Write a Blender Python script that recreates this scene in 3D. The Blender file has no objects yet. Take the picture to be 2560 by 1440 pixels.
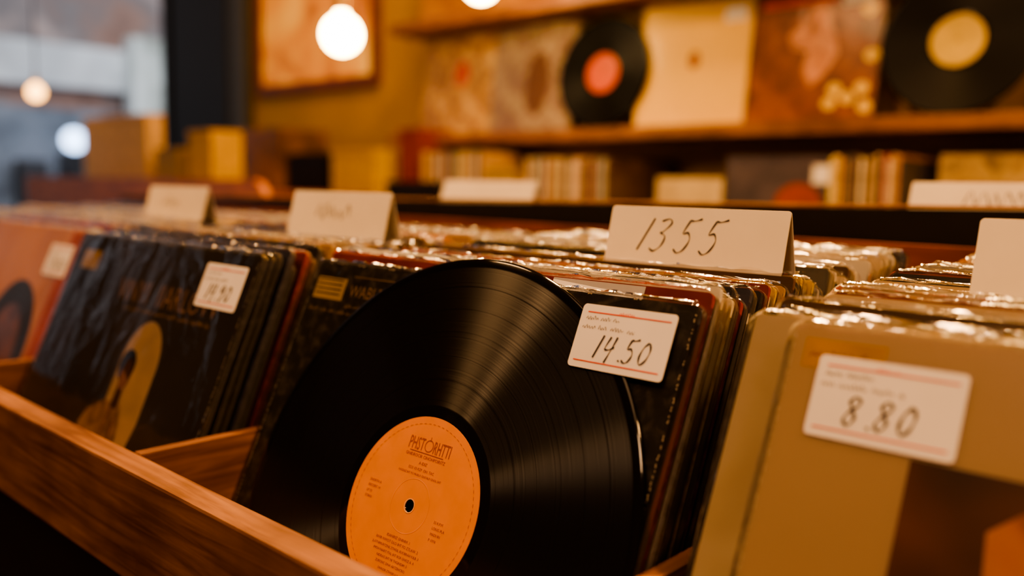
import bpy, bmesh, math, random
from mathutils import Vector, Matrix, noise
rnd=random.Random(7)
SC=bpy.context.scene
COL=SC.collection
FLOOR=-0.95; CEIL=1.75; BINF=-0.2745

# ---------------------------------------------------------------- materials
def nmat(name):
    m=bpy.data.materials.new(name); m.use_nodes=True
    nt=m.node_tree; b=nt.nodes["Principled BSDF"]
    return m,nt,b
def N(nt,t,**k):
    n=nt.nodes.new(t)
    for a,v in k.items(): setattr(n,a,v)
    return n
def c4(c): return (c[0],c[1],c[2],1)
def plain(name,c,rough=.5,metal=0,spec=.5,var=.15,scale=30,bump=.0):
    m,nt,b=nmat(name)
    tc=N(nt,"ShaderNodeTexCoord"); no=N(nt,"ShaderNodeTexNoise"); no.inputs["Scale"].default_value=scale; no.inputs["Detail"].default_value=4
    nt.links.new(tc.outputs["Object"],no.inputs["Vector"])
    r=N(nt,"ShaderNodeValToRGB"); r.color_ramp.elements[0].position=.3; r.color_ramp.elements[1].position=.75
    r.color_ramp.elements[0].color=c4([x*(1-var) for x in c]); r.color_ramp.elements[1].color=c4([min(1,x*(1+var)) for x in c])
    nt.links.new(no.outputs["Fac"],r.inputs["Fac"]); nt.links.new(r.outputs["Color"],b.inputs["Base Color"])
    b.inputs["Roughness"].default_value=rough; b.inputs["Metallic"].default_value=metal; b.inputs["Specular IOR Level"].default_value=spec
    if bump:
        bp=N(nt,"ShaderNodeBump"); bp.inputs["Strength"].default_value=bump; bp.inputs["Distance"].default_value=.002
        nt.links.new(no.outputs["Fac"],bp.inputs["Height"]); nt.links.new(bp.outputs["Normal"],b.inputs["Normal"])
    return m
def wood(name,c1,c2,axis=0,rough=.38,scale=9,bump=.5):
    m,nt,b=nmat(name)
    tc=N(nt,"ShaderNodeTexCoord"); mp=N(nt,"ShaderNodeMapping"); s=[1,1,1]
    for i in range(3): s[i]=scale*(1 if i==axis else 14)
    mp.inputs["Scale"].default_value=s
    no=N(nt,"ShaderNodeTexNoise"); no.inputs["Scale"].default_value=1; no.inputs["Detail"].default_value=8; no.inputs["Distortion"].default_value=.6
    nt.links.new(tc.outputs["Object"],mp.inputs["Vector"]); nt.links.new(mp.outputs["Vector"],no.inputs["Vector"])
    r=N(nt,"ShaderNodeValToRGB"); r.color_ramp.elements[0].position=.32; r.color_ramp.elements[1].position=.7
    r.color_ramp.elements[0].color=c4(c1); r.color_ramp.elements[1].color=c4(c2)
    nt.links.new(no.outputs["Fac"],r.inputs["Fac"])
    n2=N(nt,"ShaderNodeTexNoise"); n2.inputs["Scale"].default_value=18; n2.inputs["Detail"].default_value=8
    nt.links.new(tc.outputs["Object"],n2.inputs["Vector"])
    r2=N(nt,"ShaderNodeValToRGB"); r2.color_ramp.elements[0].position=.35; r2.color_ramp.elements[1].position=.6; r2.color_ramp.elements[0].color=(.55,.5,.48,1); r2.color_ramp.elements[1].color=(1,1,1,1)
    nt.links.new(n2.outputs["Fac"],r2.inputs["Fac"])
    mx=N(nt,"ShaderNodeMix",data_type="RGBA",blend_type="MULTIPLY"); mx.inputs["Factor"].default_value=.7
    nt.links.new(r.outputs["Color"],mx.inputs["A"]); nt.links.new(r2.outputs["Color"],mx.inputs["B"])
    nt.links.new(mx.outputs["Result"],b.inputs["Base Color"])
    rr=N(nt,"ShaderNodeMapRange"); rr.inputs["To Min"].default_value=rough-.1; rr.inputs["To Max"].default_value=rough+.2
    nt.links.new(no.outputs["Fac"],rr.inputs["Value"]); nt.links.new(rr.outputs["Result"],b.inputs["Roughness"])
    bp=N(nt,"ShaderNodeBump"); bp.inputs["Strength"].default_value=bump; bp.inputs["Distance"].default_value=.001
    nt.links.new(no.outputs["Fac"],bp.inputs["Height"]); nt.links.new(bp.outputs["Normal"],b.inputs["Normal"])
    return m
def mottled(name,cols,scale=8,rough=.35,detail=3,dist=.5,emit=0):
    m,nt,b=nmat(name)
    tc=N(nt,"ShaderNodeTexCoord"); no=N(nt,"ShaderNodeTexNoise"); no.inputs["Scale"].default_value=scale; no.inputs["Detail"].default_value=detail; no.inputs["Distortion"].default_value=dist
    nt.links.new(tc.outputs["Object"],no.inputs["Vector"])
    r=N(nt,"ShaderNodeValToRGB"); e=r.color_ramp.elements
    while len(e)<len(cols): e.new(.5)
    for i,c in enumerate(cols):
        e[i].position=.3+.4*i/(len(cols)-1); e[i].color=c4(c)
    nt.links.new(no.outputs["Fac"],r.inputs["Fac"]); nt.links.new(r.outputs["Color"],b.inputs["Base Color"])
    if emit: nt.links.new(r.outputs["Color"],b.inputs["Emission Color"]); b.inputs["Emission Strength"].default_value=emit
    b.inputs["Roughness"].default_value=rough
    return m
def emis(name,c,s):
    m=bpy.data.materials.new(name); m.use_nodes=True; nt=m.node_tree; nt.nodes.clear()
    e=N(nt,"ShaderNodeEmission"); o=N(nt,"ShaderNodeOutputMaterial"); e.inputs["Color"].default_value=c4(c); e.inputs["Strength"].default_value=s
    nt.links.new(e.outputs[0],o.inputs[0]); return m
def film(name,bump=.3,milk=.03,gl=1.0,rough=.12,scale=22):
    m=bpy.data.materials.new(name); m.use_nodes=True; nt=m.node_tree; nt.nodes.clear()
    o=N(nt,"ShaderNodeOutputMaterial"); tr=N(nt,"ShaderNodeBsdfTransparent"); g=N(nt,"ShaderNodeBsdfGlossy"); d=N(nt,"ShaderNodeBsdfDiffuse")
    tr.inputs["Color"].default_value=(.99,.985,.97,1); g.inputs["Roughness"].default_value=rough; g.inputs["Color"].default_value=(1,1,1,1); d.inputs["Color"].default_value=(.9,.85,.72,1)
    fr=N(nt,"ShaderNodeFresnel"); fr.inputs["IOR"].default_value=1.45
    mu=N(nt,"ShaderNodeMath",operation="MULTIPLY"); mu.inputs[1].default_value=gl; mu.use_clamp=True
    tc=N(nt,"ShaderNodeTexCoord"); mp=N(nt,"ShaderNodeMapping"); mp.inputs["Scale"].default_value=(1,.45,1); mp.inputs["Rotation"].default_value=(0,0,.5)
    no=N(nt,"ShaderNodeTexNoise"); no.inputs["Scale"].default_value=scale; no.inputs["Detail"].default_value=5; no.inputs["Distortion"].default_value=1.2
    bp=N(nt,"ShaderNodeBump"); bp.inputs["Strength"].default_value=bump; bp.inputs["Distance"].default_value=.004
    L=nt.links.new
    L(tc.outputs["Object"],mp.inputs[0]); L(mp.outputs[0],no.inputs["Vector"]); L(no.outputs["Fac"],bp.inputs["Height"])
    L(bp.outputs["Normal"],g.inputs["Normal"]); L(fr.outputs[0],mu.inputs[0])
    m1=N(nt,"ShaderNodeMixShader"); m1.inputs[0].default_value=milk; L(tr.outputs[0],m1.inputs[1]); L(d.outputs[0],m1.inputs[2])
    m2=N(nt,"ShaderNodeMixShader"); L(mu.outputs[0],m2.inputs[0]); L(m1.outputs[0],m2.inputs[1]); L(g.outputs[0],m2.inputs[2])
    L(m2.outputs[0],o.inputs[0]); return m
def vinyl(name,spec=.6,r0=.10,r1=.42,an=1.0):
    m,nt,b=nmat(name); L=nt.links.new
    b.inputs["Base Color"].default_value=(.004,.0035,.0035,1); b.inputs["Anisotropic"].default_value=an; b.inputs["Anisotropic Rotation"].default_value=.25; b.inputs["Specular IOR Level"].default_value=spec
    tc=N(nt,"ShaderNodeTexCoord"); sx=N(nt,"ShaderNodeSeparateXYZ"); cx=N(nt,"ShaderNodeCombineXYZ"); ln=N(nt,"ShaderNodeVectorMath",operation="LENGTH")
    L(tc.outputs["Object"],sx.inputs[0]); L(sx.outputs[0],cx.inputs[0]); L(sx.outputs[1],cx.inputs[1]); L(cx.outputs[0],ln.inputs[0])
    n1=N(nt,"ShaderNodeTexNoise",noise_dimensions="1D"); n1.inputs["Scale"].default_value=900; n1.inputs["Detail"].default_value=6; L(ln.outputs["Value"],n1.inputs["W"])
    rp=N(nt,"ShaderNodeValToRGB"); e=rp.color_ramp.elements; rp.color_ramp.interpolation="LINEAR"
    sc=N(nt,"ShaderNodeMath",operation="MULTIPLY"); sc.inputs[1].default_value=1/.16; L(ln.outputs["Value"],sc.inputs[0]); L(sc.outputs[0],rp.inputs[0])
    stops=[(.0,0),(.058,0),(.0585,1)]
    for g in (.0745,.089,.1035,.118,.1325): stops+= [(g-.0004,1),(g,.40),(g+.0004,1)]
    stops+=[(.1445,1),(.1455,0)]
    e[0].position=0;e[0].color=(0,0,0,1); e[1].position=1;e[1].color=(0,0,0,1)
    for p,v in stops[1:]:
        k=e.new(p/.16); k.color=(v,v,v,1)
    mr=N(nt,"ShaderNodeMapRange"); mr.inputs["To Min"].default_value=r0; mr.inputs["To Max"].default_value=r1
    mm=N(nt,"ShaderNodeMath",operation="MULTIPLY"); n1r=N(nt,"ShaderNodeMapRange"); n1r.inputs["From Min"].default_value=.3; n1r.inputs["From Max"].default_value=.7; n1r.inputs["To Min"].default_value=.72
    L(n1.outputs["Fac"],n1r.inputs["Value"]); L(n1r.outputs[0],mm.inputs[0]); L(rp.outputs["Color"],mm.inputs[1]); L(mm.outputs[0],mr.inputs["Value"]); L(mr.outputs[0],b.inputs["Roughness"])
    bp=N(nt,"ShaderNodeBump"); bp.inputs["Strength"].default_value=.2; bp.inputs["Distance"].default_value=.0002; L(mm.outputs[0],bp.inputs["Height"]); L(bp.outputs[0],b.inputs["Normal"])
    tg=N(nt,"ShaderNodeTangent",direction_type="RADIAL",axis="Z"); L(tg.outputs[0],b.inputs["Tangent"])
    return m

M={}
M["rail"]=wood("rail_wood",(.17,.066,.028),(.45,.22,.105),0,rough=.48,bump=.35)
M["div"]=wood("divider_wood",(.15,.055,.024),(.42,.19,.09),1,rough=.48,bump=.3)
M["redwood"]=wood("reddish_wood",(.14,.03,.012),(.30,.08,.03),0,rough=.45)
M["shelf"]=wood("shelf_wood",(.16,.06,.022),(.40,.17,.06),0,rough=.45,scale=4)
M["cap"]=wood("cap_wood",(.3,.14,.05),(.55,.29,.11),0,rough=.4)
M["black"]=plain("black_paint",(.010,.008,.007),.45,spec=.3)
M["floorw"]=wood("floor_wood",(.05,.02,.01),(.14,.06,.03),0,scale=3)
M["wall"]=plain("ochre_plaster",(.50,.30,.08),.8,scale=3,var=.12,bump=.2)
M["walld"]=plain("dark_plaster",(.14,.08,.05),.8,scale=3)
M["ceil"]=plain("ceiling_plaster",(.28,.18,.10),.9,scale=2)
M["pillar"]=plain("pillar_paint",(.012,.011,.009),.6)
M["pillar2"]=plain("pillar_edge_paint",(.07,.07,.06),.5)
M["film"]=film("clear_plastic",.35,.010,.9,.08)
M["film2"]=film("crinkled_plastic",.9,.006,.95,.07,19)
M["film3"]=film("dull_plastic",.5,.004,.22,.12,16)
M["filmedge"]=film("plastic_rim",.7,.05,1.7,.12,90)
M["vinyl"]=vinyl("vinyl_black",.9,.10,.34)
M["vinyl2"]=vinyl("vinyl_black_shelf",.14,.2,.5,.8)
M["labelo"]=plain("orange_label",(.78,.27,.065),.55,var=.06,scale=60,spec=.3)
M["labelr"]=plain("red_label",(.60,.08,.02),.5)
M["labely"]=plain("yellow_label",(.64,.44,.05),.5)
M["ink"]=plain("black_ink",(.02,.018,.025),.5)
M["pencil"]=plain("grey_ink",(.16,.13,.13),.6)
M["inkred"]=plain("red_ink",(.75,.10,.05),.5)
M["inkbrown"]=plain("brown_ink",(.33,.08,.02),.6)
M["white"]=plain("white_sticker",(.84,.80,.80),.45,var=.03)
M["card"]=plain("divider_card",(.82,.73,.60),.6,var=.07,scale=14)
M["seam"]=plain("worn_white_seam",(.85,.72,.5),.4)
M["bulb"]=emis("bulb_glow",(1,.60,.22),60)
M["bulbo"]=emis("amber_bulb_glow",(1,.46,.12),9)
M["bulbb"]=emis("blue_lamp_glow",(.50,.68,1),6)
M["brass"]=plain("aged_brass",(.45,.28,.1),.3,metal=1)
M["cord"]=plain("cord_black",(.02,.02,.02),.6)
M["cardboard"]=plain("cardboard",(.44,.28,.12),.8,var=.1,scale=12)
M["yel"]=plain("yellow_board",(.60,.38,.04),.6)

def edgemat(name,c):
    return mottled(name,[[x*.55 for x in c],c,[min(1,x*1.35+.06) for x in c]],scale=140,rough=.5,detail=2)
PAL=[("cream",[(.60,.45,.25),(.75,.6,.38)],(.88,.70,.44)),
     ("black",[(.012,.01,.01),(.035,.03,.028)],(.035,.03,.028)),
     ("tan",[(.45,.26,.10),(.62,.40,.17)],(.62,.40,.18)),
     ("orange",[(.62,.20,.04),(.75,.38,.08)],(.80,.34,.08)),
     ("crimson",[(.20,.018,.012),(.36,.05,.03)],(.46,.05,.03)),
     ("white",[(.72,.66,.56),(.80,.74,.62)],(.95,.88,.76)),
     ("brown",[(.06,.03,.015),(.14,.07,.03)],(.20,.10,.05)),
     ("yellow",[(.65,.43,.05),(.75,.52,.12)],(.82,.58,.10)),
     ("grey",[(.16,.15,.16),(.34,.32,.32)],(.6,.55,.50)),
     ("navy",[(.02,.022,.045),(.06,.06,.10)],(.07,.07,.10)),
     ("ivory",[(.74,.62,.42),(.55,.42,.25)],(.94,.80,.54))]
COVER=[mottled("cover_"+w.replace(" ","_"),cs,scale=14) for w,cs,e in PAL]
EDGE=[edgemat("edge_"+w.replace(" ","_"),e) for w,cs,e in PAL]

# ---------------------------------------------------------------- object helpers
def tag(o,label,cat,group=None,kind=None):
    o["label"]=label; o["category"]=cat
    if group: o["group"]=group
    if kind: o["kind"]=kind
    return o
def struct(o): o["kind"]="structure"; return o
def mk(name,me,parent=None,loc=(0,0,0),rot=(0,0,0)):
    o=bpy.data.objects.new(name,me); COL.objects.link(o); o.location=loc; o.rotation_euler=rot
    if parent: o.parent=parent
    return o
def empty(name,loc=(0,0,0),rot=(0,0,0)):
    o=mk(name,None,None,loc,rot); o.empty_display_size=.05; return o
def from_bm(bm,name,mats,smooth=False):
    me=bpy.data.meshes.new(name); bm.to_mesh(me); bm.free()
    for m in mats: me.materials.append(m)
    if smooth:
        for p in me.polygons: p.use_smooth=True
    return me
def boxmesh(name,x0,x1,y0,y1,z0,z1,mats,bev=.0015,seg=2):
    bm=bmesh.new(); bmesh.ops.create_cube(bm,size=1)
    for v in bm.verts:
        v.co=Vector(((x0+x1)/2+v.co.x*(x1-x0),(y0+y1)/2+v.co.y*(y1-y0),(z0+z1)/2+v.co.z*(z1-z0)))
    if bev: bmesh.ops.bevel(bm,geom=bm.edges[:]+bm.verts[:],offset=bev,segments=seg,affect="EDGES",profile=.6)
    return from_bm(bm,name,mats)
def box(name,b,mat,parent=None,bev=.0015):
    """b in world coords; object origin at base centre"""
    x0,x1,y0,y1,z0,z1=b
    cx,cy,cz=(x0+x1)/2,(y0+y1)/2,z0
    p=parent.location if parent else Vector((0,0,0))
    return mk(name,boxmesh(name,x0-cx,x1-cx,y0-cy,y1-cy,z0-cz,z1-cz,[mat],bev),parent,Vector((cx,cy,cz))-p)
def outline(w,h,r,top=1,seg=5,jit=0,rs=None):
    """rounded rectangle outline ccw, x centred, y 0..h"""
    pts=[]
    def arc(cx,cy,a0):
        for i in range(seg+1):
            a=a0+math.pi/2*i/seg; pts.append([cx+r*math.cos(a),cy+r*math.sin(a)])
    arc(w/2-r,r,-math.pi/2)
    if top>1 and rs:
        k=12
        for i in range(1,k): pts.append([w/2,r+(h-2*r)*i/k])
    arc(w/2-r,h-r,0)
    for i in range(1,top): pts.append([w/2-r-(w-2*r)*i/top,h])
    arc(-w/2+r,h-r,math.pi/2)
    if top>1 and rs:
        for i in range(1,12): pts.append([-w/2,h-r-(h-2*r)*i/12])
    arc(-w/2+r,r,math.pi)
    if jit and rs:
        for p in pts:
            if p[1]>.01:
                p[0]+=rs.uniform(-jit,jit)*.5; p[1]+=rs.uniform(-jit,jit)
    return pts
def slab(name,pts,z0,z1,mats,zj=0,rs=None,lip=None):
    """prism; front (z1) faces slot0, sides slot1; lip = height above which a crinkled lip grows"""
    bm=bmesh.new(); n=len(pts)
    zo=[(rs.uniform(-zj,zj) if rs else 0) for _ in pts]
    f=[bm.verts.new((p[0],p[1],z1+zo[i])) for i,p in enumerate(pts)]; b=[bm.verts.new((p[0],p[1],z0+zo[i])) for i,p in enumerate(pts)]
    bm.faces.new(f).material_index=0
    bm.faces.new(b[::-1]).material_index=0
    for i in range(n):
        j=(i+1)%n
        q=bm.faces.new((f[j],f[i],b[i],b[j])); q.material_index=1
    bmesh.ops.recalc_face_normals(bm,faces=bm.faces[:])
    if lip:
        idx=[i for i,p in enumerate(pts) if p[1]>lip]
        g={i:bm.verts.new((pts[i][0]+rs.uniform(-.0005,.0005),pts[i][1]+rs.uniform(.0003,.0016),z1+zo[i]-rs.uniform(-.0006,.0016))) for i in idx}
        for i in idx:
            j=i+1
            if j in g:
                q=bm.faces.new((f[i],f[j],g[j],g[i])); q.material_index=1
    return from_bm(bm,name,mats)
def flat(parent,name,pts,mat,z,loc=(0,0)):
    bm=bmesh.new(); vs=[bm.verts.new((p[0],p[1],0)) for p in pts]; f=bm.faces.new(vs); bm.normal_update()
    if f.normal.z<0: f.normal_flip()
    bmesh.ops.triangulate(bm,faces=bm.faces[:])
    return mk(name,from_bm(bm,name,[mat]),parent,(loc[0],loc[1],z))
def ell(cx,cy,rx,ry,n=40,a0=0,a1=2*math.pi):
    return [(cx+rx*math.cos(a0+(a1-a0)*i/n),cy+ry*math.sin(a0+(a1-a0)*i/n)) for i in range(n)]
def rect(x0,x1,y0,y1): return [(x0,y0),(x1,y0),(x1,y1),(x0,y1)]
def smoothline(p,k=7):
    if len(p)<3: return p
    q=[p[0]]+list(p)+[p[-1]]; out=[]
    for i in range(1,len(q)-2):
        a,b,c,d=[Vector((*q[j],0)) for j in (i-1,i,i+1,i+2)]
        for s in range(k):
            t=s/k; v=.5*((2*b)+(c-a)*t+(2*a-5*b+4*c-d)*t*t+(3*b-a-3*c+d)*t**3); out.append((v.x,v.y))
    out.append(p[-1]); return out
def strokes(parent,name,lines,w,mat,z):
    bm=bmesh.new()
    for ln in lines:
        p=smoothline(ln); prev=None
        for i,a in enumerate(p):
            a=Vector(a); b=Vector(p[min(i+1,len(p)-1)]); c=Vector(p[max(i-1,0)])
            d=(b-c); d=d.normalized() if d.length>0 else Vector((1,0)); nn=Vector((-d.y,d.x))*w*.5*(.75+.35*math.sin(i*.5+1))
            cur=(bm.verts.new((a.x+nn.x,a.y+nn.y,0)),bm.verts.new((a.x-nn.x,a.y-nn.y,0)))
            if prev: bm.faces.new((prev[1],cur[1],cur[0],prev[0]))
            prev=cur
    return mk(name,from_bm(bm,name,[mat]),parent,(0,0,z))
DIG={"1":[[(.62,1),(.30,-.02)]],
"3":[[(.22,.92),(.60,1.0),(.80,.86),(.52,.60),(.40,.55),(.72,.45),(.70,.16),(.40,-.02),(.08,.06)]],
"4":[[(.34,.98),(.14,.52),(.22,.40),(.55,.44),(.84,.56)],[(.84,1.0),(.66,.42),(.46,-.16)]],
"5":[[(.38,.98),(.24,.58),(.52,.60),(.74,.38),(.62,.08),(.34,-.03),(.06,.08)],[(.38,.98),(.65,.97),(.98,1.04)]],
"9":[[(.80,.85),(.50,.98),(.20,.72),(.40,.50),(.78,.80),(.66,.35),(.44,-.08)]],
"0":[[(.55,.96),(.25,.72),(.15,.30),(.35,.02),(.68,.20),(.82,.62),(.66,.92),(.50,.95)]],
"8":[[(.78,.88),(.48,1.0),(.25,.80),(.48,.55),(.70,.28),(.45,.0),(.16,.20),(.38,.50),(.70,.70),(.78,.88)]],
".":[[(.30,.06),(.36,.0),(.42,.02)]]}
def number(s,x,y,h,adv=.78,slant=.12,gap=None):
    out=[]; cx=x
    for ch in s:
        wd=h*.62
        for ln in DIG[ch]: out.append([(cx+p[0]*wd+p[1]*h*slant,y+p[1]*h) for p in ln])
        cx+= h*(.30 if ch=="." else adv*.80 if ch!="1" else .55)
    return out
def scribble(x0,x1,y,h,seed):
    r=random.Random(seed); out=[]; x=x0
    while x<x1:
        wl=min(x1-x,r.uniform(3,7)*h); p=[]; k=max(4,int(wl/(h*.42)))
        for i in range(k): p.append((x+wl*i/k+r.uniform(-.1,.1)*h,y+(h*r.uniform(.5,1.15) if i%2 else r.uniform(-.15,.15)*h)))
        out.append(p); x+=wl+h*r.uniform(.5,1)
    return out
def text(parent,name,body,size,mat,x,y,z,align="CENTER",sx=1,rot=0):
    cu=bpy.data.curves.new(name,"FONT"); cu.body=body; cu.size=size; cu.align_x=align; cu.resolution_u=2
    t=bpy.data.objects.new(name,cu); COL.objects.link(t)
    dg=bpy.context.evaluated_depsgraph_get(); dg.update()
    me=bpy.data.meshes.new_from_object(t.evaluated_get(dg)); bpy.data.objects.remove(t)
    me.materials.clear(); me.materials.append(mat)
    o=mk(name,me,parent,(x,y,z),(0,0,rot)); o.scale=(sx,1,1); return o
def sticker(parent,x,y,z,num,seed,w=.0585,h=.0345,numx=.0,numh=.0122,pen=.0010):
    """x,y: lower-left in parent local"""
    s=mk("price_sticker",slab("price_sticker",[(p[0]+w/2,p[1]) for p in outline(w,h,.0022)],-.0001,.0001,[M["white"],M["white"]]),parent,(x,y,z))
    s["label"]="white price sticker with thin red lines, handwritten price"
    strokes(s,"red_line",[[(.004,h-.0042),(w-.003,h-.0042)],[(.003,.0038),(w-.003,.0038)]],.0006,M["inkred"],.00025)
    strokes(s,"red_line",scribble(.024,.034,h-.0040,.0016,seed+9),.0003,M["inkred"],.0003)
    strokes(s,"handwritten_note",scribble(.004,.026,h-.0082,.0018,seed)+scribble(.003,.037,h-.0130,.0019,seed+1),.00034,M["pencil"],.00025)
    strokes(s,"handwritten_price",number(num,.0125+numx,.0065,numh,adv=.92),pen,M["ink"],.0003)
    return s

# ---------------------------------------------------------------- sleeve meshes
CW,CH=.315,.2972; FW,FH=.321,.300
CARD=[slab("record_sleeve",outline(CW,CH,.0025),-.0032,0,[COVER[i],EDGE[i]]) for i in range(len(PAL))]
FILM=[]
for k in range(6):
    rs=random.Random(k+20)
    FILM.append(slab("plastic_sleeve",outline(FW,FH-.001,.008,34,5,.0004,rs),-.0037,.0004,[M["film"],M["filmedge"]],zj=.0004,rs=rs,lip=FH-.0022))
def place_sleeve(pi,xc,yt,yb,zb,yaw=0,group=None,filmed=True,label=None,dz=0):
    L=math.asin(max(-.99,min(.99,(yt-yb)/FH)))
    o=mk("record_sleeve",CARD[pi],None,(xc,yb,zb+dz),(math.pi/2-L,0,yaw))
    tag(o,label or f"{PAL[pi][0]} cardboard record sleeve in clear plastic, packed upright in bin","record sleeve",group)
    if filmed:
        f=bpy.data.objects.new("plastic_sleeve",FILM[rnd.randrange(6)]); COL.objects.link(f); f.parent=o
    return o
def weighted(ws):
    t=rnd.uniform(0,sum(ws)); 
    for i,w in enumerate(ws):
        t-=w
        if t<=0: return i
    return 0
def stack(xc,n,a,b,group,ws,seq=(),start=1,xj=.003):
    out=[]
    for i in range(start,n):
        t=i/(n-1); yt=a[0]+(b[0]-a[0])*t; yb=a[1]+(b[1]-a[1])*t
        pi=seq[i-start] if i-start<len(seq) else weighted(ws)
        o=place_sleeve(pi,xc+rnd.uniform(-xj,xj),yt,yb,BINF,yaw=rnd.uniform(-.002,.002),group=group)
        s=rnd.choice((.965,.98,.99,1,1,1.01,1.016)) if i>2 else 1; o.scale=(rnd.uniform(.982,1.0),s,1); out.append(o)
    return out
WS=[6,4,3.5,2.4,2.8,6,3,1.8,1,1.2,6]
# ---------------------------------------------------------------- bins
XL,XR=-1.30,.80; YI=-.137; YO=-.156; YB=.395; ZR=-.120
b=empty("record_bin",((XL+XR)/2,.12,FLOOR))
tag(b,"long reddish wooden record bin with dividers, full of records","record bin")
box("front_rail",(XL,XR,YO,YI,ZR-.072,ZR),M["rail"],b,.002)["label"]="worn varnished wooden rail"
for x in (-1.102,-.736,-.3675,-.0055,.330,.695):
    box("divider",(x-.0045,x+.0045,YI+.0005,YB,BINF,ZR),M["div"],b,.001)
box("back_panel",(XL,XR,YB,YB+.012,BINF-.01,.012),M["redwood"],b,.001)
box("bin_floor",(XL,XR,YI-.005,YB,BINF-.012,BINF-.0002),M["div"],b,.001)
box("stop_batten",(.001,.322,YI+.0005,-.1226,BINF,-.2657),M["div"],b,.0005)
box("end_panel",(XL-.012,XL,YO,YB+.012,BINF-.012,-.05),M["redwood"],b)
box("end_panel",(XR,XR+.012,YO,YB+.012,BINF-.012,-.05),M["redwood"],b)
box("lower_cabinet",(XL,XR,-.10,YB,FLOOR,BINF-.0125),M["black"],b)
box("cavity_shade_panel",(XL,XR,-.150,-.1400,BINF-.012,ZR-.073),M["black"],b,.0005)  # black sheet stands in for the shade in the open space under the rail

b2=empty("record_bin",(-.2,.62,FLOOR))
tag(b2,"black painted record bin with thin wooden top edge, back to back","record bin")
fb=box("front_board",(XL,1.0,.418,.432,-.30,.036),M["black"],b2,.001)
cp=box("top_edge",(XL,1.0,.4175,.4325,.0365,.0395),M["cap"],b2,.0008)
for q in (fb,cp):
    q.rotation_euler=(0,-.0135,0)
box("bin_floor",(XL,1.0,.434,.86,BINF-.012,BINF-.0002),M["black"],b2)
box("back_panel",(XL,1.0,.86,.874,FLOOR,.02),M["black"],b2)
box("lower_cabinet",(XL,1.0,.434,.859,FLOOR,BINF-.0125),M["black"],b2)

# ---- front special sleeves
def front(name_label,pi,xc,yt,zt,lean,covmat,group,filmat="film2",seam=True):
    yb=yt-FH*math.sin(lean); zb=zt-FH*math.cos(lean)
    me=slab("record_sleeve",outline(CW,CH,.0025),-.0040,0,[covmat,EDGE[pi]])
    o=mk("record_sleeve",me,None,(xc,yb,max(zb,BINF)),(math.pi/2-lean,0,0)); tag(o,name_label,"record sleeve",group)
    rs=random.Random(int(abs(xc)*1000))
    f=mk("plastic_sleeve",slab("plastic_sleeve",outline(FW,FH-.0012,.007,60,6,.0003,rs),-.0045,.0007,[M[filmat],M["filmedge"]],zj=.0003,rs=rs,lip=FH-.0022),o)
    f["label"]="clear crinkled plastic outer sleeve"
    if seam:
        ln=[]
        for sd in (1,-1):
            y=.01
            while y<.292:
                L_=rs.choice((.0006,.0008,.0011,.0015,.0026))
                X=sd*(CW/2-.0003)
                if rs.random()<.8: ln.append([(X+rs.uniform(-.0005,.0003),y),(X+rs.uniform(-.0006,.0004),y+L_*.5),(X+rs.uniform(-.0005,.0003),y+L_)])
                y+=L_+rs.uniform(.0004,.0026)
        x=-.15
        while x<.15:
            L_=rs.uniform(.0006,.003)
            if rs.random()<.45: ln.append([(x,CH-.0004),(x+L_*.5,CH-.0005+rs.uniform(-.0003,.0003)),(x+L_,CH-.0004)])
            x+=L_+rs.uniform(.001,.005)
        strokes(o,"worn_edge",ln,.0009,M["seam"],.0003)["kind"]="stuff"
    return o
LEAN=.4174
charcoal=mottled("cover_charcoal",[(.012,.010,.009),(.026,.022,.019),(.11,.09,.065)],scale=110,rough=.45,detail=9)
m0=front("charcoal record sleeve behind the black record, with price sticker",1,.161,0,0,LEAN,charcoal,"records in the centre bin")
def P(o,x,s): return (x-o.location.x, FH-s)
x0,y0=P(m0,.008,.030)
flat(m0,"printed_emblem",rect(x0,x0+.034,y0,y0+.016),M["labely"],.0002)
strokes(m0,"printed_emblem",[[(x0+.002,y0+.004+i*.0035),(x0+.030,y0+.004+i*.0035)] for i in range(4)],.0008,M["ink"],.0003)
text(m0,"printed_title","WABLEF",.012,M["cardboard"],x0+.040,y0+.004,.0002,"LEFT",.9)
strokes(m0,"printed_title",[[(x0+.040,y0+.0185),(x0+.11,y0+.0185)]]+scribble(x0+.04,x0+.09,y0-.004,.002,3)+scribble(x0,x0+.05,y0-.009,.0022,5),.0005,M["cardboard"],.0002)
sx,sy=P(m0,.2535,.0447)
sticker(m0,sx,sy,.0052,"14.50",11)
dark=mottled("cover_dark_grey",[(.030,.024,.020),(.06,.048,.04),(.12,.09,.07)],scale=6,rough=.4,detail=5)
zt=.004
m1=front("dark grey record sleeve with arched portrait and price sticker",1,-.1795,-.033,zt-.0005,.4,dark,"records in the second bin")
def P1(x,s): return P(m1,x,s)
cx,cy=P1(-.142,.106)
pale=plain("arch_cream",(.66,.49,.29),.6)
flat(m1,"printed_arch",ell(cx,cy,.031,.038,30,0,math.pi)+[(cx-.031,cy),(cx-.034,cy-.13),(cx+.010,cy-.13),(cx+.031,cy-.04)],pale,.0002)
skin=plain("print_brown",(.12,.05,.028),.6); jack=mottled("print_ochre",[(.14,.07,.02),(.46,.25,.04),(.60,.36,.08)],scale=70,detail=4)
fx,fy=cx-.013,cy-.004
flat(m1,"printed_figure",[(fx-.068,fy-.125),(fx-.060,fy-.070),(fx-.044,fy-.040),(fx-.020,fy-.028),(fx+.008,fy-.027),(fx+.018,fy-.044),(fx+.024,fy-.08),(fx+.016,fy-.125)],jack,.0004)
flat(m1,"printed_figure",ell(fx+.000,fy-.004,.0085,.013),skin,.0005)
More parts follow.
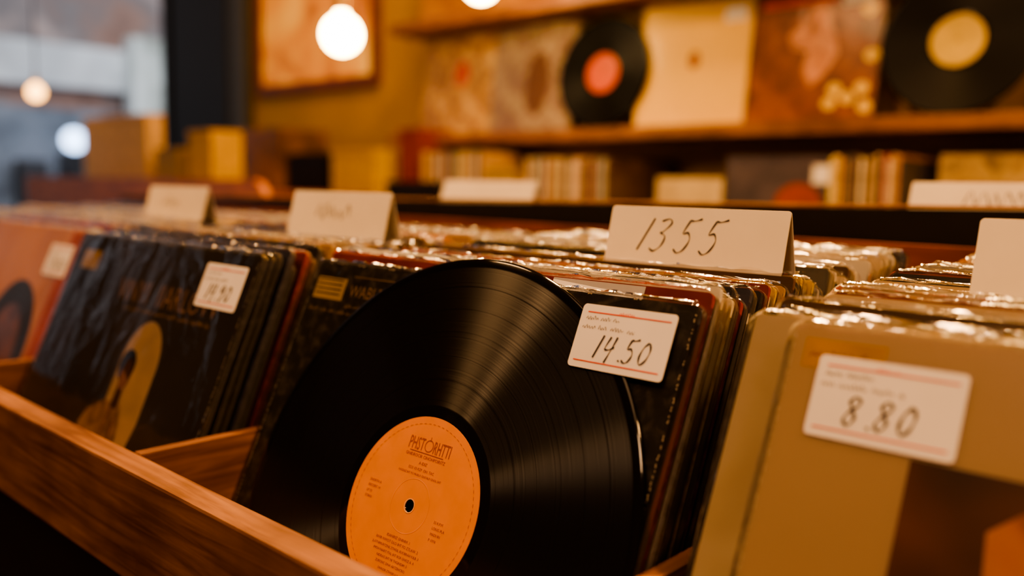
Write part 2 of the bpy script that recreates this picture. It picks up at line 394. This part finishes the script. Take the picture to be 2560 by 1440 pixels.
flat(m1,"printed_figure",[(fx-.007,fy-.032),(fx+.005,fy-.032),(fx+.004,fy-.010),(fx-.006,fy-.010)],skin,.00045)
flat(m1,"printed_figure",ell(fx-.003,fy+.003,.0130,.0135),M["ink"],.0004)
strokes(m1,"printed_figure",[[(fx-.036,fy-.055),(fx-.046,fy-.078),(fx-.032,fy-.100)],[(fx-.004,fy-.032),(fx-.008,fy-.07),(fx-.002,fy-.12)],[(fx+.006,fy-.040),(fx+.010,fy-.075),(fx+.006,fy-.12)]],.0030,skin,.0006)
tb=plain("title_brown",(.42,.26,.16),.5)
text(m1,"printed_title","VINYI",.027,tb,cx-.052,cy+.050,.0003,"CENTER",.85)
text(m1,"printed_title","IIARLOVV",.027,tb,cx+.040,cy+.050,.0003,"CENTER",.85)
strokes(m1,"printed_title",scribble(cx-.06,cx+.085,cy+.043,.003,44),.0009,M["cardboard"],.0003)
ex,ey=P1(-.318,.035); flat(m1,"printed_emblem",rect(ex,ex+.035,ey,ey+.018),M["yel"],.0002)
sx,sy=P1(-.090,.048); sticker(m1,sx,sy,.001,"14.90",31,numx=-.002,pen=.0014)
orange=mottled("cover_burnt_orange",[(.34,.13,.03),(.52,.23,.06),(.42,.17,.04)],scale=7)
m2=front("burnt orange record sleeve with dark oval picture and price sticker",3,-.5445,-.010,.003,.4,orange,"records in the third bin","film3",False)
flat(m2,"printed_oval",ell(.045,.160,.070,.075),M["ink"],.0002)
flat(m2,"printed_oval",ell(.045,.150,.045,.058),mottled("print_umber",[(.05,.02,.01),(.2,.08,.03)],scale=30),.0003)
flat(m2,"printed_band",rect(.125,.1565,.0,.295),plain("band_red",(.36,.07,.02),.5),.00035)
sticker(m2,.085,FH-.055,.001,"19.00",51,pen=.0014)
khaki=mottled("cover_beige",[(.60,.43,.26),(.68,.51,.32)],scale=5,rough=.5)
m3=front("beige record sleeve with brown photograph, yellow label and price sticker",0,.372+.1605,-.012,-.002,LEAN,khaki,"records in the fourth bin","film")
def P3(x,s): return P(m3,x,s)
px,py=P3(.4315,.0512)
photo=mottled("print_portrait_brown",[(.03,.012,.008),(.10,.032,.014),(.22,.075,.03)],scale=16,detail=2,dist=.3,rough=.4)
flat(m3,"printed_photograph",rect(px,.154,.006,py),photo,.0002)
warm=mottled("print_warm_orange",[(.40,.13,.035),(.72,.28,.08),(.80,.40,.16)],scale=30,detail=2,rough=.4)
flat(m3,"printed_photograph",[(px+.030,py-.020),(px+.046,py-.006),(px+.072,py-.010),(px+.084,py-.036),(px+.076,py-.070),(px+.052,py-.088),(px+.034,py-.066)],warm,.0003)
flat(m3,"printed_photograph",[(px+.002,py-.060),(px+.022,py-.050),(px+.030,py-.085),(px+.012,py-.110),(px+.002,py-.100)],warm,.0003)
flat(m3,"printed_photograph",ell(px+.060,py-.040,.008,.004,16),photo,.0004)
lx,ly=P3(.3805,.0215); flat(m3,"printed_label",rect(lx,lx+.034,ly,ly+.0125),plain("label_mustard",(.70,.40,.02),.5),.0002)
strokes(m3,"printed_label",scribble(lx+.003,lx+.03,ly+.005,.003,77),.0006,M["inkbrown"],.0003)
sx,sy=P3(.3885,.0500); sticker(m3,sx,sy,.0011,"8.80",71,numx=.001,pen=.0013)

G="records in the "
st=stack(.161,46,(0,-.1218),(.30,.205),G+"centre bin",WS,seq=(4,5,0,6,10,1,4,9,5,1,4,10,7,2,6,4,1,7,7,5,8,8,1,10,1,1))
st[0].scale=(1,1.022,1); flat(st[0],"title_strip",rect(.055,.118,.288,.2965),M["white"],.0006)
st[1].scale=(1,1.030,1); st[2].scale=(1,1.012,1); st[0].location.x+=.003
stack(-.1815,44,(-.033,-.150+.0003+.002),(.29,.195),G+"second bin",WS,seq=(1,1,9,1,4,6,1,2,3,2,0,2))
stack(-.550,38,(-.010,-.127),(.30,.21),G+"third bin",WS)
stack(-.918,26,(.03,-.085),(.30,.21),G+"outermost bin",WS,start=0)
stack(.5115,46,(-.012,-.132),(.30,.205),G+"fourth bin",WS,seq=(10,0,1,6,10,5,1,4,2,0,4,5,10))
for k in range(6):
    for xx in (-.33,.33):
        place_sleeve(weighted(WS),xx+rnd.uniform(-.004,.004),.49+.010*k,.48+.010*k,BINF,group=G+"rear bin",label="record sleeve in plastic, packed in black rear bin",dz=.005)

# ---------------------------------------------------------------- black record
def lathe(name,prof,mats,seg=160,smooth=True):
    bm=bmesh.new(); rings=[]
    for r,z in prof:
        rings.append([bm.verts.new((r*math.cos(2*math.pi*i/seg),r*math.sin(2*math.pi*i/seg),z)) for i in range(seg)])
    n=len(prof)
    for k in range(n):
        A=rings[k]; B=rings[(k+1)%n]
        for i in range(seg):
            j=(i+1)%seg; bm.faces.new((A[i],A[j],B[j],B[i]))
    bmesh.ops.recalc_face_normals(bm,faces=bm.faces[:])
    return from_bm(bm,name,mats,smooth)
half=[(.0036,.0006),(.0500,.0008),(.0528,.0005),(.058,.0005),(.0590,.0006),(.1445,.0006),(.1465,.0009),(.1492,.0010),(.1506,.0006),(.151,.0)]
DISC=lathe("disc",half+[(r,-z) for r,z in half[::-1][1:]],[M["vinyl"]])
DISC2=DISC.copy(); DISC2.materials[0]=M["vinyl2"]
LAB={k:lathe("paper_label",[(.0036,.0007),(.0036,.00095),(.0515,.00095),(.0515,.0007)],[M[k]],96,False) for k in ("labelo","labelr","labely")}
def record(lab,loc,rot,label,group=None):
    e=empty("vinyl_record",loc,rot); tag(e,label,"vinyl record",group)
    mk("disc",DISC if lab=="labelo" else DISC2,e); l=mk("paper_label",LAB[lab],e); l["label"]={"labelo":"orange","labelr":"red","labely":"yellow"}[lab]+" printed centre label"
    return e,l
L2=.43
rec,lab=record("labelo",(.1740,-.0615,-.127),(math.pi/2-L2,0,0),"black vinyl record with orange label leaning on charcoal sleeve")
Z=.0011
def ringstroke(parent,r,w,mat,z,n=90,dash=None):
    bm=bmesh.new()
    for i in range(n):
        if dash and i%2: continue
        a,b_=2*math.pi*i/n,2*math.pi*(i+1)/n
        bm.faces.new([bm.verts.new((q*math.cos(t),q*math.sin(t),0)) for q,t in ((r,a),(r+w,a),(r+w,b_),(r,b_))])
    return mk("printed_ring",from_bm(bm,"printed_ring",[mat]),parent,(0,0,z))
ringstroke(lab,.0472,.00025,M["inkbrown"],Z,160,True)
ringstroke(lab,.0153,.0002,plain("label_light",(.90,.42,.15),.4),Z)
ringstroke(lab,.0036,.0006,plain("label_light2",(.90,.5,.25),.4),Z,40)
text(lab,"printed_logo","PHST",.0104,M["inkbrown"],-.0035,.0312,Z,"RIGHT",.55)
text(lab,"printed_logo","RHTTI",.0104,M["inkbrown"],.0040,.0312,Z,"LEFT",.50)
rg=ringstroke(lab,.0030,.0005,M["inkbrown"],Z,40); rg.location=(.0003,.0348,Z)
strokes(lab,"printed_logo",[[(.0003,.0375),(.0003,.0400)],[(-.014,.0302),(.014,.0302)]],.0004,M["inkbrown"],Z)
lines=[(.0272,"STEREOPHONIC RECORDING",.0026),(.0235,"SIDE A",.0024),(.0200,"CAT. NO. PSR 30 1355",.0022),(.0170,"THE LONG PLAYING ALBUM OF THE SEASON",.0018),
(-.0195,"1. EVENING SERENADE",.0022),(-.0225,"2. WALTZ OF THE OLD TOWN RIVER",.0022),(-.0255,"3. BLUE HARBOUR LIGHTS (INSTRUMENTAL)",.0020),(-.0285,"4. A SONG FOR THE LATE TRAIN HOME",.0020),(-.0315,"5. MIDNIGHT IN THE GARDEN",.0020),(-.0345,"ORCHESTRA AND CHORUS",.0020),(-.0378,"ALL RIGHTS RESERVED",.0018)]
lines=[(y,t[::-1].replace("E","I").replace("S","Z"),s) for y,t,s in lines]
for y,t,s in lines: text(lab,"printed_text",t,s,M["inkbrown"],0,y,Z)
for i in range(4):
    text(lab,"printed_text",["SNORTH A","RECORT 14","LP 33","STIRIO"][i],.0021,M["inkbrown"],-.0385,.006-.0032*i,Z,"LEFT")
    text(lab,"printed_text",["33 R.P.M","LONG PLA","MADI IN","P 1974"][i],.0021,M["inkbrown"],.022,-.004-.0032*i,Z,"LEFT")

# ---------------------------------------------------------------- tab cards
def tab(x0,x1,yr,zr,zb,fl,label,draw=None):
    w=x1-x0; H=zr-zb; L=math.hypot(H,fl); th=.0005
    e=empty("divider_card",((x0+x1)/2,yr,zb)); tag(e,label,"divider card","folded divider cards")
    a=math.atan2(fl,H)
    f=mk("front_panel",slab("front_panel",outline(w,L,.002),-th,0,[M["card"],M["card"]]),e,(0,-fl,0),(math.pi/2-a,0,0))
    g=mk("back_panel",slab("back_panel",outline(w,L,.002),-th,0,[M["card"],M["card"]]),e,(0,fl,0),(math.pi/2+a,0,0))
    if draw: draw(f,w,L)
    return e
def d1355(f,w,L): strokes(f,"handwritten_number",number("1355",-w*.335,L*.27,.0210,adv=1.10,slant=.30),.0011,M["ink"],.0002)
def dscr(seed):
    def g(f,w,L): strokes(f,"handwritten_word",scribble(-w*.22,w*.18,L*.42,.012,seed),.0014,M["pencil"],.0002)
    return g
tab(.183,.311,.110,.0425,.0045,.009,"folded cream divider card with handwritten number 1355 on record tops",d1355)
tab(-.190,-.045,.105,.0465,.006,.010,"folded cream divider card with blurred handwritten word",dscr(5))
tab(-.535,-.392,.125,.047,.008,.010,"folded cream divider card with faint pencil writing",dscr(8))
tab(.413,.553,.105,.0425,.004,.010,"blank folded cream divider card on record tops")
tab(-.42,-.24,.515,.062,.030,.012,"blank folded white divider card in rear bin")
tab(.242,.42,.515,.066,.030,.012,"folded white divider card with faint handwriting in rear bin",dscr(15))

# ---------------------------------------------------------------- room
def sbox(name,b_,mat): return struct(box(name,b_,mat,None,0))
WY=1.66; WX=-3.50
sbox("floor",(WX-.2,2.4,-2.4,WY+.2,FLOOR-.1,FLOOR),M["floorw"])
sbox("ceiling",(WX-.2,2.4,-2.4,WY+.2,CEIL,CEIL+.1),M["ceil"])
sbox("wall_back",(WX-.1,2.4,WY,WY+.1,FLOOR,CEIL),M["wall"])
sbox("wall_right",(2.3,2.4,-2.4,WY,FLOOR,CEIL),M["walld"])
sbox("wall_front",(WX-.1,2.4,-2.4,-2.3,FLOOR,CEIL),M["walld"])
bm=bmesh.new()
def addb(x0,x1,y0,y1,z0,z1):
    r=bmesh.ops.create_cube(bm,size=1)
    for v in r["verts"]: v.co=Vector(((x0+x1)/2+v.co.x*(x1-x0),(y0+y1)/2+v.co.y*(y1-y0),(z0+z1)/2+v.co.z*(z1-z0)))
WYa,WYb,WZa,WZb=-1.2,1.64,-.35,1.55
addb(WX-.1,WX,-2.3,WYa,FLOOR,CEIL); addb(WX-.1,WX,WYb,WY,FLOOR,CEIL); addb(WX-.1,WX,WYa,WYb,FLOOR,WZa); addb(WX-.1,WX,WYa,WYb,WZb,CEIL)
struct(mk("wall_left",from_bm(bm,"wall_left",[M["pillar"]])))
bm=bmesh.new()
for y in (WYa,.2,WYb-.02): addb(WX-.08,WX-.03,y,y+.02,WZa,WZb)
for z in (WZa,WZb-.04): addb(WX-.08,WX-.03,WYa,WYb,z,z+.04)
struct(mk("window_1",from_bm(bm,"window_1",[M["pillar"]])))
struct(box("trim_1",(-3.44,-2.95,WY-.06,WY,FLOOR,CEIL),M["pillar"],None,.01))
struct(box("trim_2",(-2.95,-2.84,WY-.05,WY,FLOOR,CEIL),M["pillar2"],None,.01))
fac=empty("street_facade",(-7.2,2.5,FLOOR)); tag(fac,"pale building front across the street with white band","building")
box("facade_wall",(-7.4,-7.2,-2,6.5,FLOOR,4),mottled("facade_mix",[(.10,.07,.06),(.34,.21,.17),(.22,.20,.20),(.55,.42,.38)],scale=1.6,rough=.8),fac,0)
box("white_band",(-7.2,-7.12,-2,6.5,.80,1.14),mottled("band_white",[(.45,.48,.5),(.8,.84,.86)],scale=2,rough=.7),fac,0)
box("column",(-7.12,-6.95,3.00,3.42,FLOOR,1.25),mottled("column_white",[(.35,.38,.33),(.7,.76,.72),(.85,.9,.88)],scale=3,rough=.7),fac,0)
box("shop_front",(-7.2,-7.1,-2,6.5,FLOOR,.62),mottled("shop_grey",[(.05,.06,.08),(.16,.19,.23),(.25,.28,.33)],scale=3,rough=.5),fac,0)
for y,z,w_ in ((1.7,-.1,.3),(2.2,.05,.22),(2.75,-.15,.35),(1.1,.1,.3),(2.5,.12,.16)):
    box("window_display",(-7.09,-6.95,y-w_/2,y+w_/2,FLOOR,z+.15),plain("display_dark",(.03,.03,.035),.6),fac,.02)
struct(box("ground_1",(-9,-3.65,-4,8,FLOOR-.1,FLOOR),plain("pavement",(.3,.3,.32),.8),None,0))

# ---------------------------------------------------------------- shelves on the back wall
def shelf(x0,x1,z,label):
    s=box("wall_shelf",(x0,x1,1.47,WY,z-.03,z),M["shelf"],None,.002); tag(s,label,"shelf"); return s
shelf(-1.72,1.3,.212,"long brown wooden wall shelf with displayed covers")
shelf(-1.72,1.3,.560,"upper brown wooden wall shelf holding record covers")
def disp(xc,zb,mats,label,w=.31,h=.31,y=1.545,lean=.12,group="covers on the wall shelf"):
    o=mk("record_sleeve",slab("record_sleeve",outline(w,h,.002),-.003,0,mats),None,(xc,y,zb),(math.pi/2-lean,0,0)); tag(o,label,"record sleeve",group)
    mk("plastic_sleeve",slab("plastic_sleeve",outline(w+.008,h+.004,.003),-.0035,.001,[M["film3"],M["filmedge"]]),o)
    return o
Zs=.2125
a=disp(-1.50,Zs,[mottled("cover_cream_print",[(.70,.50,.20),(.62,.38,.10),(.30,.14,.04),(.68,.46,.16)],scale=16),EDGE[0]],"cream record cover with faint red print on shelf")
flat(a,"printed_spot",ell(.02,.19,.03,.04),M["labelr"],.0003)
a=disp(-1.185,Zs,[mottled("cover_grey_print",[(.12,.08,.06),(.40,.31,.22),(.20,.12,.10),(.30,.22,.16)],scale=20),EDGE[8]],"grey brown record cover with mottled picture on shelf")
flat(a,"printed_figure",ell(.02,.14,.045,.09),skin,.0003)
a=disp(-.655,Zs,[plain("cover_bright_yellow",(.88,.58,.13),.5,var=.06,scale=6),EDGE[7]],"yellow record cover with small red dot on shelf")
flat(a,"printed_dot",ell(.005,.165,.016,.022),M["inkbrown"],.0003)
flat(a,"price_sticker",rect(.08,.14,.25,.29),M["white"],.0012)
a=disp(-.345,Zs,[mottled("cover_brown_art",[(.08,.018,.008),(.19,.05,.018),(.30,.10,.04)],scale=18),EDGE[6]],"brown record cover with pinkish figure and yellow flowers on shelf",w=.30)
pk=mottled("print_pink",[(.34,.12,.06),(.62,.27,.14),(.74,.40,.24)],scale=26)
flat(a,"printed_figure",[(-.03,.22),(-.06,.20),(-.05,.17),(-.01,.16),(-.02,.12),(.0,.08),(.03,.10),(.06,.15),(.05,.19),(.03,.23),(0,.25)],pk,.0003)
flat(a,"printed_figure",ell(.01,.235,.025,.028),pk,.0004)
fly=plain("print_flower_yellow",(.80,.55,.08),.5)
for i,(x,y) in enumerate([(.12,.24),(.135,.14),(.06,.07),(.09,.05),(.12,.07),(.05,.04),(.13,.03)]): flat(a,"printed_flower",ell(x,y,.016,.014,14),fly,.0004)
strokes(a,"printed_title",[[(-.13,.275),(.05,.275)]],.016,M["inkred"],.0003)
flat(a,"price_sticker",rect(.06,.13,.255,.295),M["white"],.0012)
record("labelr",(-.925,1.555,Zs+.151*math.cos(.1)+.0008),(math.pi/2-.12,0,0),"black vinyl record with red label standing on wall shelf","records displayed on the wall shelf")
record("labely",(-.035,1.545,Zs+.151*math.cos(.12)+.0008),(math.pi/2-.12,0,0),"black vinyl record with yellow label standing on wall shelf","records displayed on the wall shelf")
a=disp(.30,Zs,[COVER[2],EDGE[2]],"tan record cover on wall shelf")
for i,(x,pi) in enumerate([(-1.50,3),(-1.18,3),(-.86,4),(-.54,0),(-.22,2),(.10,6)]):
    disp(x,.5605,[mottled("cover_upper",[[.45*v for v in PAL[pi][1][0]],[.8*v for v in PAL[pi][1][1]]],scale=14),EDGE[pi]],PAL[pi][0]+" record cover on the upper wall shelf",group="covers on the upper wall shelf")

u=empty("record_shelf",(.1,1.5,FLOOR)); tag(u,"dark wooden shelf unit filled with record spines below wall shelf","shelf")
box("shelf_board",(-1.02,1.3,1.44,WY,-.20,-.175),M["shelf"],u)
box("base_cabinet",(-1.02,1.3,1.46,WY,FLOOR,-.2005),M["redwood"],u)
Zl=-.1745
def spines(x0,x1,z,group,y=1.495,sc=1.0,lbl=" record sleeve shelved with spine outward"):
    x=x0
    while x<x1:
        t=rnd.choice((.0050,.0058,.0075))
        pi=weighted([2,4,4,2,3,1.5,6,2,2,2,1.5])
        o=mk("record_sleeve",CARD[pi],None,(x,y+.158*sc,z),(math.pi/2,0,math.pi/2)); o.location.y=min(o.location.y,WY-.158*sc); o.scale=(sc,sc*(1.0+rnd.uniform(-.01,.03)),t/.0036)
        tag(o,PAL[pi][0]+lbl,"record sleeve",group); x+=t
spines(-1.0,-.735,Zl,"record spines on the lower shelf")
a=disp(-.60,Zl,[plain("cover_offwhite",(.75,.60,.36),.5),EDGE[5]],"off-white record cover on lower shelf",w=.18,h=.26,y=1.47,lean=.05,group="covers on the lower shelf")
a=disp(-.355,Zl,[mottled("cover_slate",[(.05,.045,.065),(.14,.11,.14)],scale=9),EDGE[9]],"dark slate record cover with red circle on lower shelf",y=1.47,w=.30,lean=.08,group="covers on the lower shelf")
flat(a,"printed_circle",ell(.03,.2,.055,.05),plain("print_dull_red",(.34,.06,.03),.5),.0003); flat(a,"price_sticker",rect(.06,.13,.25,.29),M["white"],.0012)
spines(-.19,-.055,Zl,"record spines on the lower shelf")
a=disp(.12,Zl,[mottled("cover_straw",[(.12,.07,.03),(.60,.42,.15),(.3,.18,.06)],scale=24),EDGE[7]],"straw yellow printed record cover on lower shelf",y=1.47,lean=.08,w=.31,group="covers on the lower shelf")
spines(.30,.45,Zl,"record spines on the lower shelf")

ct=box("display_counter",(-2.80,-1.03,1.15,WY,FLOOR,.0),M["redwood"],None,.004); tag(ct,"reddish wooden counter against the ochre wall holding boxes","counter")
def crate(x0,x1,y0,y1,z,h,mat,label,tilt=0):
    e=empty("storage_box",((x0+x1)/2,(y0+y1)/2,z),(0,0,tilt)); tag(e,label,"box")
    w,d,t=(x1-x0)/2,(y1-y0)/2,.004
    bm=bmesh.new()
    def ab(a0,a1,b0,b1,c0,c1):
        r=bmesh.ops.create_cube(bm,size=1)
        for v in r["verts"]: v.co=Vector(((a0+a1)/2+v.co.x*(a1-a0),(b0+b1)/2+v.co.y*(b1-b0),(c0+c1)/2+v.co.z*(c1-c0)))
    ab(-w,w,-d,-d+t,0,h); ab(-w,w,d-t,d,0,h); ab(-w,-w+t,-d+t,d-t,0,h); ab(w-t,w,-d+t,d-t,0,h); ab(-w+t,w-t,-d+t,d-t,0,t)
    mk("box_body",from_bm(bm,"box_body",[mat]),e)
    bm=bmesh.new(); ab(-w,w,-d,d,0,.004); ab(-w,w,-d-.003,-d,-.012,.004)
    mk("lid",from_bm(bm,"lid",[mat]),e,(0,0,h+.0005))
crate(-2.12,-1.90,1.35,1.55,.0005,.15,M["black"],"black storage box on the counter")
crate(-1.86,-1.64,1.35,1.55,.0005,.16,M["yel"],"yellow storage box on the counter")
crate(-1.58,-1.49,1.40,1.55,.0005,.22,plain("box_red",(.22,.03,.015),.6),"narrow red storage box on the counter")
spines(-1.45,-1.20,.001,"small records on the counter",1.38,.50," small record sleeve standing on the counter")
crate(-1.36,-1.16,1.17,1.32,.0005,.06,M["black"],"low black storage box on the counter")
crate(-1.17,-1.06,1.36,1.55,.0005,.10,plain("box_ochre",(.42,.27,.04),.6),"low ochre storage box on the counter")
crate(-2.5,-2.16,1.35,1.55,.0005,.24,mottled("box_amber",[(.10,.05,.02),(.45,.20,.05)],scale=8),"brown printed storage box on the counter")
dt=empty("display_table",(-2.05,.97,FLOOR)); tag(dt,"reddish wooden display table with rounded corner panel","table")
bm=bmesh.new(); pts=[(-.78,-.35),(.76,-.35),(.76,-.05)]+[(.70+.06*math.cos(a),.0+.06*math.sin(a)) for a in [math.pi/2*i/6 for i in range(7)]]+[(-.78,.06)]
fr=[bm.verts.new((p[0],0,p[1])) for p in pts]; bk=[bm.verts.new((p[0],.02,p[1])) for p in pts]
bm.faces.new(fr); bm.faces.new(bk[::-1])
for i in range(len(pts)): j=(i+1)%len(pts); bm.faces.new((fr[j],fr[i],bk[i],bk[j]))
bmesh.ops.recalc_face_normals(bm,faces=bm.faces[:])
mk("front_panel",from_bm(bm,"front_panel",[wood("panel_wood",(.44,.13,.045),(.70,.26,.10),0)]),dt,(0,-.22,-FLOOR))
box("table_top",(-2.88,-1.36,.772,1.12,.0,.03),M["redwood"],dt)
for x in (-2.78,-1.42):
    for y in (.80,1.08): box("leg",(x-.03,x+.03,y-.03,y+.03,FLOOR,0),M["redwood"],dt)
crate(-2.80,-2.30,.94,1.00,.0305,.235,plain("cardboard_light",(.72,.50,.25),.8),"brown cardboard box on the display table")
crate(-2.24,-2.08,.94,1.04,.0305,.12,plain("box_olive",(.40,.27,.05),.6),"small olive yellow box on the display table")
crate(-2.02,-1.88,.94,1.04,.0305,.17,M["yel"],"mustard yellow box on the display table")

p=empty("framed_poster",(-2.39,WY-.016,.41)); tag(p,"orange poster with added glow in dark red wooden frame on wall","poster")
mk("poster_print",boxmesh("poster_print",-.36,.36,.004,.012,.04,.92,[mottled("poster_orange",[(.36,.08,.004),(.75,.25,.015),(.92,.46,.05)],scale=5,detail=5,emit=.6)],0),p)  # emission added so the print looks brightly lit
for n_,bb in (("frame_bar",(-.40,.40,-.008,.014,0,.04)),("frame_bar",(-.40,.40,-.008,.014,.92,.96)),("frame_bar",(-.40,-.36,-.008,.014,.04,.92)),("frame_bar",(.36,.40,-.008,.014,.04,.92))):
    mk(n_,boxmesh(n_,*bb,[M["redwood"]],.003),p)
# ---------------------------------------------------------------- pendant lamps
def pendant(x,y,z,r,mat,label):
    e=empty("pendant_lamp",(x,y,z)); tag(e,label,"lamp","hanging bulbs")
    prof=[(0.0005,-r)]+[(r*math.cos(a),r*math.sin(a)) for a in [-math.pi/2+math.pi*i/20*.88 for i in range(1,21)]]
    top=prof[-1][1]; prof+=[(prof[-1][0]*.9,top+r*.2),(.0005,top+r*.2)]
    mk("bulb",lathe("bulb",prof,[mat],32),e)
    sk=[(.0005,top),(r*.30,top),(r*.34,top+r*.15),(r*.34,top+r*.7),(r*.18,top+r*.9),(.0005,top+r*.9)]
    mk("socket",lathe("socket",sk,[M["brass"]],24),e,(0,0,r*.18))
    h=CEIL-z-top-r*1.0
    cd=[(.0003,0),(.003,0),(.003,h),(.0003,h)]
    mk("cord",lathe("cord",cd,[M["cord"]],8),e,(0,0,top+r*1.0))
pendant(-1.14,.86,.391,.044,M["bulb"],"round frosted bulb glowing warm white on black cord")
pendant(-1.065,1.228,.558,.046,M["bulb"],"round frosted bulb glowing warm white near the wall")
pendant(-2.73,.76,.345,.027,M["bulbo"],"small amber glowing bulb near the shop window")
bl=mk("street_lamp",lathe("street_lamp",[(.0005,-.085)]+[(.085*math.cos(a),.085*math.sin(a)) for a in [-math.pi/2+math.pi*i/16 for i in range(1,16)]]+[(.0005,.085)],[M["bulbb"]],24),None,(-6.6,2.37,.35)); tag(bl,"round bluish glowing lamp outside the window","lamp")
mk("lamp_post",boxmesh("lamp_post",-.02,.02,-.02,.02,FLOOR-.35,-.085,[M["black"]],.004),bl)

# ---------------------------------------------------------------- lights
def area(loc,tgt,size,e,c,name):
    l=bpy.data.lights.new(name,"AREA"); l.shape="DISK"; l.size=size; l.energy=e; l.color=c
    o=bpy.data.objects.new(name,l); COL.objects.link(o); o.location=loc
    o.rotation_euler=(Vector(tgt)-Vector(loc)).to_track_quat("-Z","Y").to_euler(); return o
W1=(1,.52,.20)
area((-.42,.06,1.45),(.15,0,0),.14,28,(1,.53,.22),"ceiling_and_fill_spot")
area((1.25,.0,1.15),(.3,.05,-.05),.16,19,W1,"ceiling_and_fill_spot")  # added side light to brighten the sleeve edges, no known lamp there
area((.6,-1.3,1.3),(.2,0,-.1),.30,9,(1,.57,.29),"ceiling_and_fill_spot")
area((.1,-.7,1.68),(.1,-.2,0),1.4,9,(1,.55,.25),"fill_light")  # added soft warm fill to lift the shadows, not a real fixture
area((-.5,1.0,1.65),(-.6,1.6,.2),.4,20,(1,.54,.17),"shelf_spot")
area((-1.9,.9,1.65),(-2.3,1.6,.5),.4,9,(1,.52,.16),"shelf_spot")
area((.5,1.0,1.65),(.2,1.6,.2),.4,11,(1,.53,.17),"shelf_spot")
area((-1.2,-.7,1.5),(-.7,.1,0),.3,10,W1,"ceiling_and_fill_spot")
sn=bpy.data.lights.new("daylight","SUN"); sn.energy=2.0; sn.color=(.95,.95,.98); sn.angle=.3
so=bpy.data.objects.new("daylight",sn); COL.objects.link(so); so.rotation_euler=Vector((-1,.1,-1.1)).to_track_quat("-Z","Y").to_euler()
w=bpy.data.worlds.new("world"); SC.world=w; w.use_nodes=True
bg=w.node_tree.nodes["Background"]; bg.inputs[0].default_value=(.84,.89,1,1); bg.inputs[1].default_value=.65
try:
    SC.view_settings.view_transform="AgX"; SC.view_settings.look="AgX - Medium High Contrast"
except Exception: pass

# ---------------------------------------------------------------- camera
R=Vector((.7339,.679,.0195)); F=Vector((-.6732,.7308,-.1131)).normalized(); R=(R-F*R.dot(F)).normalized(); U=R.cross(F)
cam=bpy.data.cameras.new("camera"); co=bpy.data.objects.new("camera",cam); COL.objects.link(co)
mt=Matrix.Identity(4)
for i in range(3): mt[i][0]=R[i]; mt[i][1]=U[i]; mt[i][2]=-F[i]
mt[0][3],mt[1][3],mt[2][3]=.5407,-.3784,.0532
co.matrix_world=mt
cam.sensor_width=36; cam.lens=2202.6/2560*36; cam.clip_start=.02; cam.clip_end=60
cam.dof.use_dof=True; cam.dof.focus_distance=.49; cam.dof.aperture_fstop=2.9
SC.camera=co
